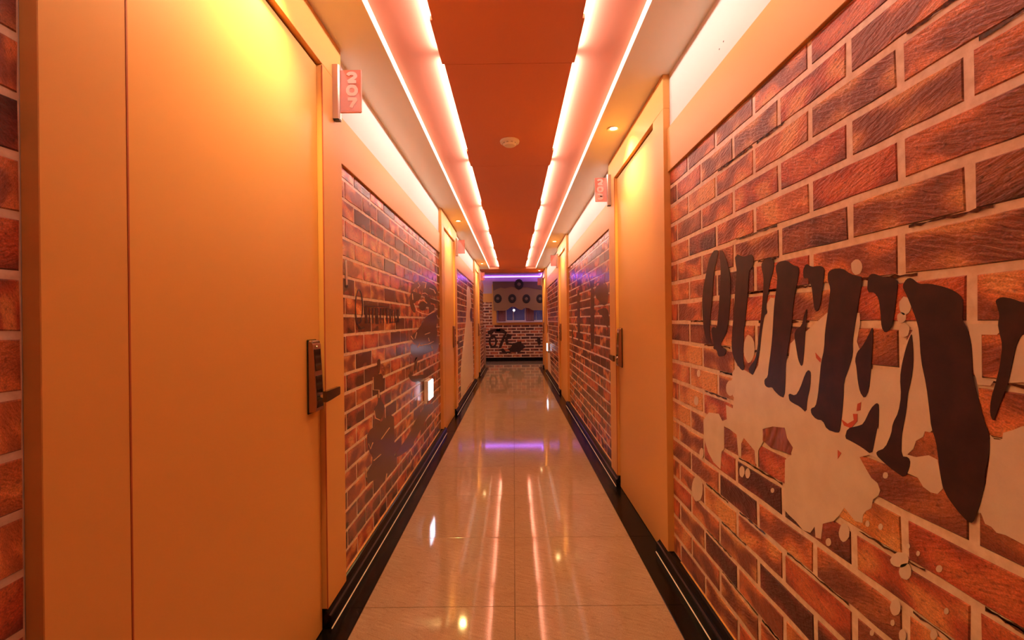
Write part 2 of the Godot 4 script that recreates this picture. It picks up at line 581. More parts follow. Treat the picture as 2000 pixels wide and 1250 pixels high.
func spans(doors: Array) -> Array:      # the stretches of wall between the door surrounds
	var out := []
	var from := -2.1
	for c in doors:
		out.append([from, c - BN])
		from = c + BF
	out.append([from, END])
	return out

func build_rails():
	var n := 1
	for s in [-1, 1]:
		for q in spans(LDOORS if s < 0 else RDOORS):
			if q[1] - q[0] < 0.1: continue
			var x: float = LWALL if s < 0 else RWALL
			var x1: float = x - s * 0.014
			var o := put("trim_%d" % n, box(Vector3(min(x, x1), 1.90, -q[1] + 0.001), Vector3(max(x, x1), 2.107, -q[0] - 0.001), 0.0015), M.orange, self)
			tag(o, "flat orange rail between white wall strip and the mural below", "trim", "orange rails above the murals", "structure")
			n += 1

# ------------------------------------------------------------------ doors
func build_doors():
	var labels := ["flat orange door in a wide surround beside the sign 207",
		"flat orange door beyond the mural with the dark figure",
		"small distant orange door past the mural with a beige splash",
		"flat orange door in a wide surround beside the sign 203",
		"orange door past the dripping mural, with steel lever towards the lobby",
		"orange door surround at the lobby corner opposite the grey door edge"]
	var n := 1
	for s in [-1, 1]:
		for c in (LDOORS if s < 0 else RDOORS):
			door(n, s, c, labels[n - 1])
			n += 1

func door(n: int, s: int, c: float, label: String):
	# local frame: x along the wall (for the left wall away from the camera), z out of the wall
	var t := thing("door_%d" % n, label, "door", Vector3(LWALL if s < 0 else RWALL, 0, -c), PI / 2 if s < 0 else -PI / 2, "", "structure")
	var w: float = 0.030 if s < 0 else 0.032
	var far := 1.0 if s < 0 else -1.0        # which local x is away from the camera
	var x_lo := -BN if s < 0 else -BF
	var x_hi := BF if s < 0 else BN
	for q in [-1.0, 1.0]:
		put("jamb", box(Vector3(q * OPEN_W / 2 if q > 0 else x_lo, 0.081, 0.0003), Vector3(x_hi if q > 0 else q * OPEN_W / 2, DOOR_H + 0.007, w), 0.0012), M.orange, t)
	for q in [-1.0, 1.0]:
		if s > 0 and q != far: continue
		put("gap_shade", box(Vector3(q * OPEN_W / 2 - (0.0035 if q > 0 else 0.0), 0.082, w - 0.003), Vector3(q * OPEN_W / 2 + (0.0 if q > 0 else 0.0035), DOOR_H, w + 0.0006)), M.gap_shade, t)  # darker strip that paints the shaded gap line between jamb and leaf
	put("head", box(Vector3(x_lo, DOOR_H + 0.0075, 0.0003), Vector3(x_hi, SOFFIT - 0.0005, w), 0.0012), M.orange, t)
	put("leaf", box(Vector3(-LEAF_W / 2, 0.004, -0.034), Vector3(LEAF_W / 2, DOOR_H, w - 0.022), 0.0015), M.orange, t)
	put("slot_shade", box(Vector3(-LEAF_W / 2, DOOR_H + 0.0005, -0.03), Vector3(LEAF_W / 2, DOOR_H + 0.0065, w - 0.026)), M.dark_slot, t)  # dark strip filling the slot above the leaf, painted as its shadow
	# lock, at the side away from the camera
	var lock := Node3D.new()
	lock.name = "door_lock"
	t.add_child(lock, true)
	lock.position = Vector3(far * (LEAF_W / 2 - 0.075), 0, w - 0.0215)
	lock.set_meta("label", "tall digital lock with black glossy keypad and chrome lever")
	# body: tapers towards the top, thicker at the bottom
	var side := PackedVector2Array([Vector2(0, 0.868), Vector2(0.030, 0.872), Vector2(0.033, 0.90), Vector2(0.022, 1.118), Vector2(0.017, 1.127), Vector2(0, 1.130)])
	var xf := Transform3D(Basis(Vector3(0, 0, 1), Vector3(0, 1, 0), Vector3(1, 0, 0)), Vector3.ZERO)
	put("body", extrude(side, -0.034, 0.034, xf), M.bronze, lock)
	put("back_plate", box(Vector3(-0.0375, 0.862, 0.0), Vector3(0.0375, 1.136, 0.006), 0.003), M.gloss_black, lock)
	var slope := (0.022 - 0.033) / (1.118 - 0.90)
	for pp in [[1.02, 1.10], [0.885, 1.002]]:
		var st := begin()
		var z0: float = 0.033 + slope * (pp[0] - 0.90)
		var z1: float = 0.033 + slope * (pp[1] - 0.90)
		if pp[0] < 0.9: z0 = 0.0318
		var pr := PackedVector2Array([Vector2(z0 - 0.004, pp[0]), Vector2(z0 + 0.002, pp[0]), Vector2(z1 + 0.002, pp[1]), Vector2(z1 - 0.004, pp[1])])
		add_extrude(st, pr, -0.025, 0.025, xf)
		put("keypad" if pp[0] > 1.0 else "lower_panel", st.commit(), M.gloss_black, lock)
	put("top_cap", box(Vector3(-0.033, 1.118, 0.004), Vector3(0.033, 1.133, 0.021), 0.004), M.chrome, lock)
	put("lever_neck", lathe([[0.0, 0.03], [0.013, 0.03], [0.013, 0.058], [0.011, 0.062], [0.0, 0.062]], 16, Transform3D(Basis(Vector3.RIGHT, PI / 2), Vector3(0, 0.925, 0))), M.chrome, lock)
	var lv := PackedVector2Array([Vector2(-0.018, 0.904), Vector2(0.03, 0.906), Vector2(0.112, 0.912), Vector2(0.116, 0.916), Vector2(0.116, 0.940), Vector2(0.112, 0.944), Vector2(-0.018, 0.944)])
	var lq := PackedVector2Array()
	for v in lv: lq.append(Vector2(v.x * far, v.y))
	put("lever", extrude(lq, 0.050, 0.064), M.dark_chrome, lock)
	put("indicator", lathe([[0.0, 0.0], [0.005, 0.0], [0.004, 0.003], [0.0, 0.0035]], 10, Transform3D(Basis(Vector3.RIGHT, PI / 2), Vector3(0, 1.108, 0.0225))), M.steel, lock)

# ------------------------------------------------------------------ murals
func brick_mesh(w: float, h: float, jit: float, flip: bool) -> ArrayMesh:
	# a low slab with uneven, chamfered edges; local x along the wall, y up, z out
	var st := begin()
	var z := 0.0022
	var ed := PackedVector2Array()
	var nx := 4 if w > 0.12 else 2
	for k in nx: ed.append(Vector2(-w / 2 + w * k / nx, -h / 2))
	ed.append(Vector2(w / 2, -h / 2))
	for k in range(nx, -1, -1):
		ed.append(Vector2(-w / 2 + w * k / nx, h / 2))
	for k in ed.size(): ed[k] += Vector2(rng.randf_range(-jit, jit), rng.randf_range(-jit, jit))
	var mid := PackedVector2Array()
	for p in ed: mid.append(Vector2(p.x - sign(p.x) * 0.0022, p.y - sign(p.y) * 0.0022))
	var uv := func(p: Vector2) -> Vector2:
		var u := p.x / w + 0.5
		return Vector2(clampf(1.0 - u if flip else u, 0.01, 0.99), clampf(0.5 - p.y / h, 0.02, 0.98))
	var n := ed.size()
	for k in nx:
		var a := mid[k]; var b := mid[k + 1]; var c := mid[n - 2 - k]; var d := mid[n - 1 - k]
		tri(st, Vector3(a.x, a.y, z), Vector3(b.x, b.y, z), Vector3(c.x, c.y, z), Vector3(0, 0, 1), uv.call(a), uv.call(b), uv.call(c))
		tri(st, Vector3(a.x, a.y, z), Vector3(c.x, c.y, z), Vector3(d.x, d.y, z), Vector3(0, 0, 1), uv.call(a), uv.call(c), uv.call(d))
	for k in n:
		var a := ed[k]; var b := ed[(k + 1) % n]; var c := mid[(k + 1) % n]; var d := mid[k]
		var nn := Vector3((b - a).y, -(b - a).x, 0.002).normalized()
		if nn.dot(Vector3(a.x + b.x, a.y + b.y, 0)) < 0: nn = Vector3(-nn.x, -nn.y, nn.z)
		tri(st, Vector3(a.x, a.y, 0), Vector3(b.x, b.y, 0), Vector3(c.x, c.y, z), nn, uv.call(a), uv.call(b), uv.call(c))
		tri(st, Vector3(a.x, a.y, 0), Vector3(c.x, c.y, z), Vector3(d.x, d.y, z), nn, uv.call(a), uv.call(c), uv.call(d))
	st.generate_tangents()
	return st.commit()

# bricks of one mural: u from u0 to u1, v from v0 to v1 in the mural's own frame
func lay_bricks(parent: Node3D, u0: float, u1: float, v0: float, v1: float, mod_u: float, mod_v: float, ju: float, jv: float, phase_u: float, phase_v: float, single: bool, weights: Array, set_: Array):
	var full := []
	for k in 6: full.append(brick_mesh(mod_u - ju, mod_v - jv, 0.0016, k % 2 == 1))
	var merged := {}
	var row := int(floor((v0 - phase_v) / mod_v))
	while phase_v + row * mod_v < v1:
		var y0: float = phase_v + row * mod_v + jv / 2
		var y1: float = y0 + mod_v - jv
		var off: float = phase_u + (mod_u / 2 if posmod(row, 2) == 1 else 0.0)
		var col := int(floor((u0 - off) / mod_u))
		while off + col * mod_u < u1:
			var x0: float = off + col * mod_u + ju / 2
			var x1: float = x0 + mod_u - ju
			var cx0: float = max(x0, u0); var cx1: float = min(x1, u1)
			var cy0: float = max(y0, v0); var cy1: float = min(y1, v1)
			col += 1
			var pick: int = weights[rng.randi() % weights.size()]
			var sh := rng.randi() % 6
			if cx1 - cx0 < 0.012 or cy1 - cy0 < 0.008: continue
			var whole: bool = cx0 == x0 and cx1 == x1 and cy0 == y0 and cy1 == y1
			var me: ArrayMesh = full[sh] if whole else brick_mesh(cx1 - cx0, cy1 - cy0, 0.0008, sh % 2 == 1)
			var at := Vector3((cx0 + cx1) / 2, (cy0 + cy1) / 2, 0.0008)
			if single:
				put("brick", me, set_[pick], parent, at)
			else:
				if not merged.has(pick): merged[pick] = begin()
				merged[pick].append_from(me, 0, Transform3D(Basis.IDENTITY, at))
		row += 1
	if not single:
		var am := ArrayMesh.new()
		var keys := merged.keys()
		keys.sort()
		for k in keys:
			merged[k].commit(am)
			am.surface_set_material(am.get_surface_count() - 1, set_[k])
		var o := put("brickwork", am, null, parent)
		o.set_meta("kind", "stuff")

func mural(s: int, d0: float, d1: float, label: String, mod_u: float, mod_v: float, phase_d: float, phase_v: float, single: bool, weights: Array) -> Node3D:
	var dc := (d0 + d1) / 2
	var base := 0.082
	var t := thing("brick_mural", label, "mural", Vector3(LWALL if s < 0 else RWALL, base, -dc), PI / 2 if s < 0 else -PI / 2, "brick murals along the corridor")
	var hw := (d1 - d0) / 2 - 0.001
	put("backing", box(Vector3(-hw, 0, 0.0002), Vector3(hw, 1.8995 - base, 0.0009)), M.mortar, t)
	# local u: left wall u = d - dc; right wall u = dc - d
	var pu: float = phase_d - dc if s < 0 else dc - phase_d
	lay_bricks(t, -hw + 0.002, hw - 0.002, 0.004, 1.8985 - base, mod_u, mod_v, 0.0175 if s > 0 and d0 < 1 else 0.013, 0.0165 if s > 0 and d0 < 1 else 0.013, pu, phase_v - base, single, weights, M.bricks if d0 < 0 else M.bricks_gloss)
	t.set_meta("dc", dc)
	return t

func to_local_poly(p: PackedVector2Array, t: Node3D, s: int) -> PackedVector2Array:
	var q := PackedVector2Array()
	var dc := -t.position.z
	for v in p:
		q.append(Vector2(v.x - dc if s < 0 else v.x + dc, v.y - t.position.y))
	return q

# a thin layer of print on a mural, cut off at the edges of the mural
func layer(t: Node3D, s: int, called: String, poly: PackedVector2Array, mat: Material, level: float, half: float, label := ""):
	var q := to_local_poly(poly, t, s)
	var frame := PackedVector2Array([Vector2(-half, 0.003), Vector2(half, 0.003), Vector2(half, 1.815), Vector2(-half, 1.815)])
	var st := begin()
	var any := false
	for piece in Geometry2D.intersect_polygons(q, frame):
		if Geometry2D.is_polygon_clockwise(piece) and false: continue
		if Geometry2D.triangulate_polygon(piece).is_empty(): continue
		add_extrude(st, piece, level - 0.0005, level)
		any = true
	if any:
		var o := put(called, st.commit(), mat, t)
		if label != "": o.set_meta("label", label)

func build_murals():
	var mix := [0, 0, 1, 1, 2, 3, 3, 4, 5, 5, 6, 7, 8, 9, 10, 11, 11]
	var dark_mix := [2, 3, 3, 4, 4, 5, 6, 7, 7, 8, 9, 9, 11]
	var R0 := mural(1, -0.35, RDOORS[0] - BN, "brick mural with huge black dripping letters over a cream paint splash", 0.268, 0.0921, 1.962, 1.826 - 0.0921 * 22, true, mix)
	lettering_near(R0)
	mural(-1, -0.35, LDOORS[0] - BN, "brick mural strip in front of door 207, with large rough bricks", 0.268, 0.0921, 0.5, 1.83 - 0.0921 * 22, true, mix)
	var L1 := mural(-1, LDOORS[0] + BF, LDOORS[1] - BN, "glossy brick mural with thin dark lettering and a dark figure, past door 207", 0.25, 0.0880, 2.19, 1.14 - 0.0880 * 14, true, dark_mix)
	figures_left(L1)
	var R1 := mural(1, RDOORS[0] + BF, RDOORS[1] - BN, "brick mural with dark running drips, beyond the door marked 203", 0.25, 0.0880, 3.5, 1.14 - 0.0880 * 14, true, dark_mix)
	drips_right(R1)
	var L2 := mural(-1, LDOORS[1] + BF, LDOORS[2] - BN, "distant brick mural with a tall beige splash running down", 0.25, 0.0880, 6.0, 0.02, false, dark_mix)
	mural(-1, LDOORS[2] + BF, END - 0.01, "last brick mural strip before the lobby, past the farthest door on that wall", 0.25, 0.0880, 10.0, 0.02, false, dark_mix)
	var zi := [0, 0, 1.0]
	layer(L2, -1, "splash", smooth(trace([911, 556, 919, 566, 921, 620, 923, 680, 925, 742, 915, 752, 906, 772, 900, 790, 899, 720, 906, 660, 911, 610], zi, -1)), M.splash, 0.0036, 1.38)
	layer(L2, -1, "shadow_figure", smooth(trace([919, 600, 922, 605, 922, 625, 919, 630, 917, 615], zi, -1)), M.figure, 0.0042, 1.38)
	var R2 := mural(1, RDOORS[1] + BF, RDOORS[2] - BN, "distant brick mural with a pale splash, next to the lobby", 0.25, 0.0880, 7.5, 0.02, false, dark_mix)
	layer(R2, 1, "splash", smooth(trace([1066.5, 596, 1070, 604, 1071, 640, 1072, 660, 1075, 700, 1077, 738, 1072, 726, 1067, 716, 1066.3, 660], zi, 1)), M.splash, 0.0036, 1.38)
	layer(R2, 1, "stain", smooth(trace([1068, 632, 1070.5, 634, 1071, 648, 1069, 652, 1067.5, 644], zi, 1)), M.figure, 0.0042, 1.38)

const ZA := [1300, 400, 2.8414]
func join(a: PackedVector2Array, b: PackedVector2Array) -> PackedVector2Array:
	var q := a.duplicate()
	q.append_array(b)
	return q

# picked in the view [1300, 400]; y runs on past 1165 into the view below
func lettering_near(t: Node3D):
	var half := 1.262
	var Y := 1165.0         # offset of the lower view in these units
	var splashes := [
		[375, 935, 400, 892, 445, 918, 490, 945, 520, 890, 530, 820, 540, 700, 560, 560, 590, 515, 625, 520, 610, 640, 600, 760, 640, 900, 690, 850, 700, 770, 735, 735, 790, 700, 835, 660, 905, 598, 930, 640, 1000, 700, 1062, 600, 1085, 600, 1088, 660, 1070, 760, 1085, 800, 1100, 860, 1150, 915, 1310, 912, 1325, 860, 1345, 760, 1385, 690, 1420, 660, 1440, 800, 1465, 1000, 1500, 1200, 1510, 60 + Y, 1480, 98 + Y, 1450, 92 + Y, 1440, 122 + Y, 1400, 145 + Y, 1385, 190 + Y, 1350, 222 + Y, 1400, 235 + Y, 1470, 225 + Y, 1520, 250 + Y, 1550, 410 + Y, 1520, 440 + Y, 1480, 430 + Y, 1440, 400 + Y, 1410, 350 + Y, 1365, 330 + Y, 1280, 300 + Y, 1215, 262 + Y, 1140, 222 + Y, 1085, 236 + Y, 1120, 300 + Y, 1150, 350 + Y, 1185, 380 + Y, 1200, 420 + Y, 1190, 450 + Y, 1160, 470 + Y, 1150, 520 + Y, 1120, 535 + Y, 1105, 555 + Y, 1100, 600 + Y, 1060, 590 + Y, 1000, 515 + Y, 970, 562 + Y, 940, 590 + Y, 880, 605 + Y, 870, 690 + Y, 840, 680 + Y, 835, 620 + Y, 810, 655 + Y, 770, 640 + Y, 730, 592 + Y, 690, 555 + Y, 660, 520 + Y, 668, 380 + Y, 670, 250 + Y, 706, 222 + Y, 680, 130 + Y, 640, 72 + Y, 600, 65 + Y, 545, 80 + Y, 548, 150 + Y, 520, 200 + Y, 520, 290 + Y, 505, 270 + Y, 500, 200 + Y, 440, 128 + Y, 425, 160 + Y, 425, 235 + Y, 410, 228 + Y, 400, 110 + Y, 360, 80 + Y, 330, 60 + Y, 330, 190 + Y, 316, 205 + Y, 310, 302 + Y, 272, 265 + Y, 240, 205 + Y, 218, 130 + Y, 215, 60 + Y, 215, 1192, 245, 1152, 300, 1160, 320, 1200, 345, 1190, 340, 1110, 378, 1130, 385, 1070, 368, 1040, 362, 990, 378, 960],
		[1690, 662, 1770, 660, 1850, 664, 1872, 700, 1850, 722, 1765, 720, 1768, 960, 1832, 978, 1815, 1005, 1745, 995, 1722, 930, 1712, 800],
		[1812, 110 + Y, 1835, 135 + Y, 1880, 140 + Y, 1886, 100 + Y, 1940, 85 + Y, 1989, 65 + Y, 2200, 20 + Y, 3200, -60 + Y, 3400, 1200 + Y, 2300, 840 + Y, 1989, 715 + Y, 1900, 668 + Y, 1850, 655 + Y, 1820, 622 + Y, 1785, 605 + Y, 1762, 545 + Y, 1744, 545 + Y, 1790, 380 + Y, 1810, 240 + Y],
		[1962, 782, 1989, 725, 2200, 690, 2500, 660, 2500, 1010, 2200, 1010, 1989, 985, 1905, 990, 1930, 930]]
	for p in splashes:
		layer(t, 1, "paint_splash", trace(p, ZA, 1), M.splash, 0.0036, half, "cream paint splash")
	var drops := [[430, 315 + Y, 15, 32], [462, 325 + Y, 14, 28], [205, 215 + Y, 12, 30], [180, 410 + Y, 30, 75], [1230, 337 + Y, 15, 18], [912, 707 + Y, 15, 22], [1000, 655 + Y, 30, 50], [1130, 605 + Y, 12, 18], [1203, 622 + Y, 13, 18], [1357, 730 + Y, 10, 15], [1412, 770 + Y, 10, 15], [1530, 855 + Y, 18, 20], [1310, 805 + Y, 52, 42], [1340, 870 + Y, 36, 46], [1285, 1070 + Y, 30, 45], [1270, 1155 + Y, 12, 18], [1325, 1225 + Y, 20, 35], [1155, 1210 + Y, 12, 18], [1500, 1220 + Y, 20, 30], [470, 800, 30, 78], [175, 1088, 12, 25], [188, 935, 10, 20], [1070, 345, 32, 45], [1340, 560, 35, 50], [1320, 625, 25, 30], [1335, 695, 30, 38], [365, 1018, 23, 42], [1570, 1090 + Y, 14, 18], [600, 420 + Y, 10, 14]]
	for e in drops:
		var el := ellipse(Vector2(e[0], e[1]), e[2], e[3], 14, 0.06)
		var flatlist := []
		for v in el: flatlist.append_array([v.x, v.y])
		layer(t, 1, "paint_drop", trace(flatlist, ZA, 1), M.splash, 0.0039, half)
	for k in 46:      # ragged dark lines, the printed shadow under some of the bricks
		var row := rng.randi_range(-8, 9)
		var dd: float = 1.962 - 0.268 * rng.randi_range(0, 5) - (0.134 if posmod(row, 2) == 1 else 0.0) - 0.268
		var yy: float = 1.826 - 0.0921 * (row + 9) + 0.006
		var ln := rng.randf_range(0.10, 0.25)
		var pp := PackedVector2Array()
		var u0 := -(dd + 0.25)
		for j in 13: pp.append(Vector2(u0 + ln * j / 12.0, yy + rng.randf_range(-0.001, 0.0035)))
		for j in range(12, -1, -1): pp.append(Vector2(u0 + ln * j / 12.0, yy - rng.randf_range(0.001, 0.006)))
		layer(t, 1, "printed_shadow_line", pp, M.figure, 0.0033, half)
	# brick showing through the splash
	for p in [[548, 84 + Y, 600, 66 + Y, 668, 72 + Y, 682, 130 + Y, 714, 182 + Y, 700, 222 + Y, 650, 200 + Y, 590, 182 + Y, 546, 142 + Y], [1160, 780, 1240, 720, 1300, 735, 1312, 900, 1180, 890, 1155, 850]]:
		layer(t, 1, "faded_brick", trace(p, ZA, 1), M.bricks[0] if p[0] < 1000 else M.red_fleck, 0.0042, half) if p[0] < 1000 else null
	for p in [[840, 820, 872, 855, 868, 875, 845, 850], [1050, 1160, 1075, 1160, 1075, 1200, 1040, 1240, 1000, 1225, 985, 1190, 1020, 1215, 1055, 1195], [965, 195 + Y, 985, 212 + Y, 965, 245 + Y], [1075, 1105, 1095, 1095, 1092, 1140, 1070, 1145]]:
		layer(t, 1, "red_fleck", trace(p, ZA, 1), M.red_fleck, 0.0044, half)
	var letters := [
		[297, 250, 270, 255, 245, 310, 228, 400, 215, 460, 208, 540, 212, 640, 225, 730, 245, 762, 258, 770, 250, 690, 255, 620, 262, 560, 268, 480, 272, 400, 285, 330, 298, 270],
		[308, 252, 325, 255, 345, 310, 356, 350, 366, 390, 367, 480, 363, 590, 352, 670, 345, 710, 325, 750, 312, 772, 318, 790, 345, 800, 338, 835, 310, 843, 297, 838, 290, 805, 270, 800, 275, 775, 262, 720, 260, 690, 272, 675, 290, 688, 300, 600, 305, 520, 312, 420, 312, 330, 305, 280],
		[392, 290, 400, 285, 406, 274, 430, 286, 455, 286, 475, 275, 492, 280, 498, 310, 490, 345, 470, 365, 468, 420, 462, 520, 452, 620, 442, 700, 440, 760, 437, 840, 445, 915, 430, 920, 400, 880, 380, 835, 372, 780, 378, 690, 388, 560, 395, 450, 403, 370, 395, 320],
		[540, 325, 565, 295, 600, 295, 612, 330, 605, 370, 590, 420, 575, 500, 566, 570, 574, 600, 556, 615, 545, 680, 535, 760, 525, 840, 510, 890, 492, 948, 465, 920, 480, 890, 505, 860, 520, 780, 530, 690, 542, 580, 550, 470, 552, 400, 540, 350],
		[622, 335, 640, 315, 680, 308, 715, 335, 750, 345, 748, 385, 738, 440, 725, 500, 715, 580, 710, 660, 700, 730, 682, 830, 675, 900, 675, 960, 668, 1072, 640, 1060, 610, 1030, 600, 1012, 575, 1015, 558, 1000, 556, 970, 575, 955, 580, 900, 590, 830, 600, 740, 605, 650, 612, 540, 625, 460, 630, 400, 620, 360],
		[772, 360, 790, 325, 820, 345, 860, 338, 888, 345, 892, 380, 885, 430, 880, 470, 868, 560, 850, 595, 835, 580, 828, 520, 820, 450, 805, 430, 800, 405, 775, 410],
		[795, 568, 790, 640, 784, 720, 780, 790, 772, 880, 762, 898, 745, 860, 735, 800, 722, 720, 735, 690, 765, 670, 775, 620],
		[690, 1045, 730, 1060, 755, 1020, 785, 935, 802, 915, 816, 930, 812, 1010, 795, 1080, 790, 1155, 755, 1120, 715, 1100, 695, 1085],
		[910, 375, 940, 355, 990, 352, 1040, 385, 1080, 395, 1102, 400, 1095, 470, 1085, 520, 1075, 590, 1060, 680, 1048, 760, 1050, 830, 1030, 900, 1000, 980, 998, 1060, 990, 1160, 978, 1250, 968, 102 + Y, 905, 82 + Y, 882, 32 + Y, 845, 1190, 818, 1160, 815, 1130, 842, 1120, 855, 1060, 865, 960, 872, 880, 890, 800, 895, 700, 910, 600, 920, 520, 925, 460, 910, 420],
		[1135, 400, 1160, 378, 1215, 400, 1302, 410, 1298, 470, 1285, 580, 1275, 640, 1260, 690, 1230, 712, 1210, 680, 1205, 600, 1195, 520, 1170, 485, 1130, 485],
		[1162, 668, 1163, 740, 1156, 840, 1150, 920, 1140, 1030, 1115, 1076, 1090, 1040, 1078, 980, 1070, 900, 1062, 860, 1075, 815, 1100, 790, 1130, 740],
		[1182, 1098, 1196, 1110, 1193, 1250, 1188, 60 + Y, 1170, 150 + Y, 1155, 222 + Y, 1100, 180 + Y, 1040, 146 + Y, 1005, 130 + Y, 1020, 75 + Y, 1080, 62 + Y, 1110, 1215, 1150, 1130],
		[1378, 712, 1386, 780, 1388, 880, 1376, 970, 1356, 1050, 1350, 1130, 1330, 1240, 1322, 110 + Y, 1320, 230 + Y, 1360, 235 + Y, 1372, 270 + Y, 1342, 352 + Y, 1280, 312 + Y, 1220, 262 + Y, 1185, 228 + Y, 1180, 205 + Y, 1230, 185 + Y, 1265, 105 + Y, 1272, 1215, 1305, 1150, 1320, 1060, 1313, 960, 1325, 880, 1345, 800, 1365, 740],
		[1325, 450, 1350, 410, 1376, 404, 1420, 440, 1480, 437, 1560, 455, 1620, 480, 1662, 515, 1666, 570, 1660, 640, 1690, 690, 1710, 760, 1716, 850, 1716, 930, 1732, 1010, 1760, 1110, 1790, 1220, 1812, 105 + Y, 1813, 200 + Y, 1806, 240 + Y, 1785, 345 + Y, 1790, 380 + Y, 1762, 490 + Y, 1742, 545 + Y, 1720, 602 + Y, 1690, 592 + Y, 1640, 540 + Y, 1580, 460 + Y, 1552, 400 + Y, 1540, 340 + Y, 1530, 260 + Y, 1515, 150 + Y, 1487, 1230, 1480, 1160, 1460, 1000, 1430, 860, 1420, 700, 1405, 640, 1375, 560, 1350, 500],
		[1845, 530, 1880, 510, 1940, 520, 1989, 540, 2120, 560, 2130, 640, 2060, 690, 1989, 720, 1962, 780, 1940, 880, 1922, 970, 1890, 1060, 1852, 1160, 1836, 1205, 1815, 1160, 1820, 1080, 1850, 980, 1870, 900, 1886, 780, 1866, 700, 1860, 660, 1870, 610, 1855, 560]]
	for p in letters:
		layer(t, 1, "letter_stroke", smooth(trace(p, ZA, 1)), M.ink, 0.0046, half, "black dripping letter stroke")

const ZB := [660, 480, 5.682]
const ZC := [660, 700, 4.809]
func ring(list_c: Array, thick: float) -> Array:
	var out := []
	var n := 28
	for k in n + 1:
		var a := TAU * k / n * 0.999
		out.append_array([list_c[0] + cos(a) * list_c[2], list_c[1] + sin(a) * list_c[3]])
	for k in range(n, -1, -1):
		var a := TAU * k / n * 0.999
		out.append_array([list_c[0] + cos(a) * (list_c[2] - thick), list_c[1] + sin(a) * (list_c[3] - thick * 1.2)])
	return out

func band(pts: Array, th: float) -> Array:     # an open line given a width
	var up := []
	var dn := []
	for k in range(0, pts.size(), 2):
		var p := Vector2(pts[k], pts[k + 1])
		var a := Vector2(pts[max(k - 2, 0)], pts[max(k - 2, 0) + 1])
		var b := Vector2(pts[min(k + 2, pts.size() - 2)], pts[min(k + 2, pts.size() - 2) + 1])
		var nn := (b - a).normalized().orthogonal() * th / 2
		up.append_array([p.x + nn.x, p.y + nn.y])
		dn.push_front(p.y - nn.y)
		dn.push_front(p.x - nn.x)
	return up + dn

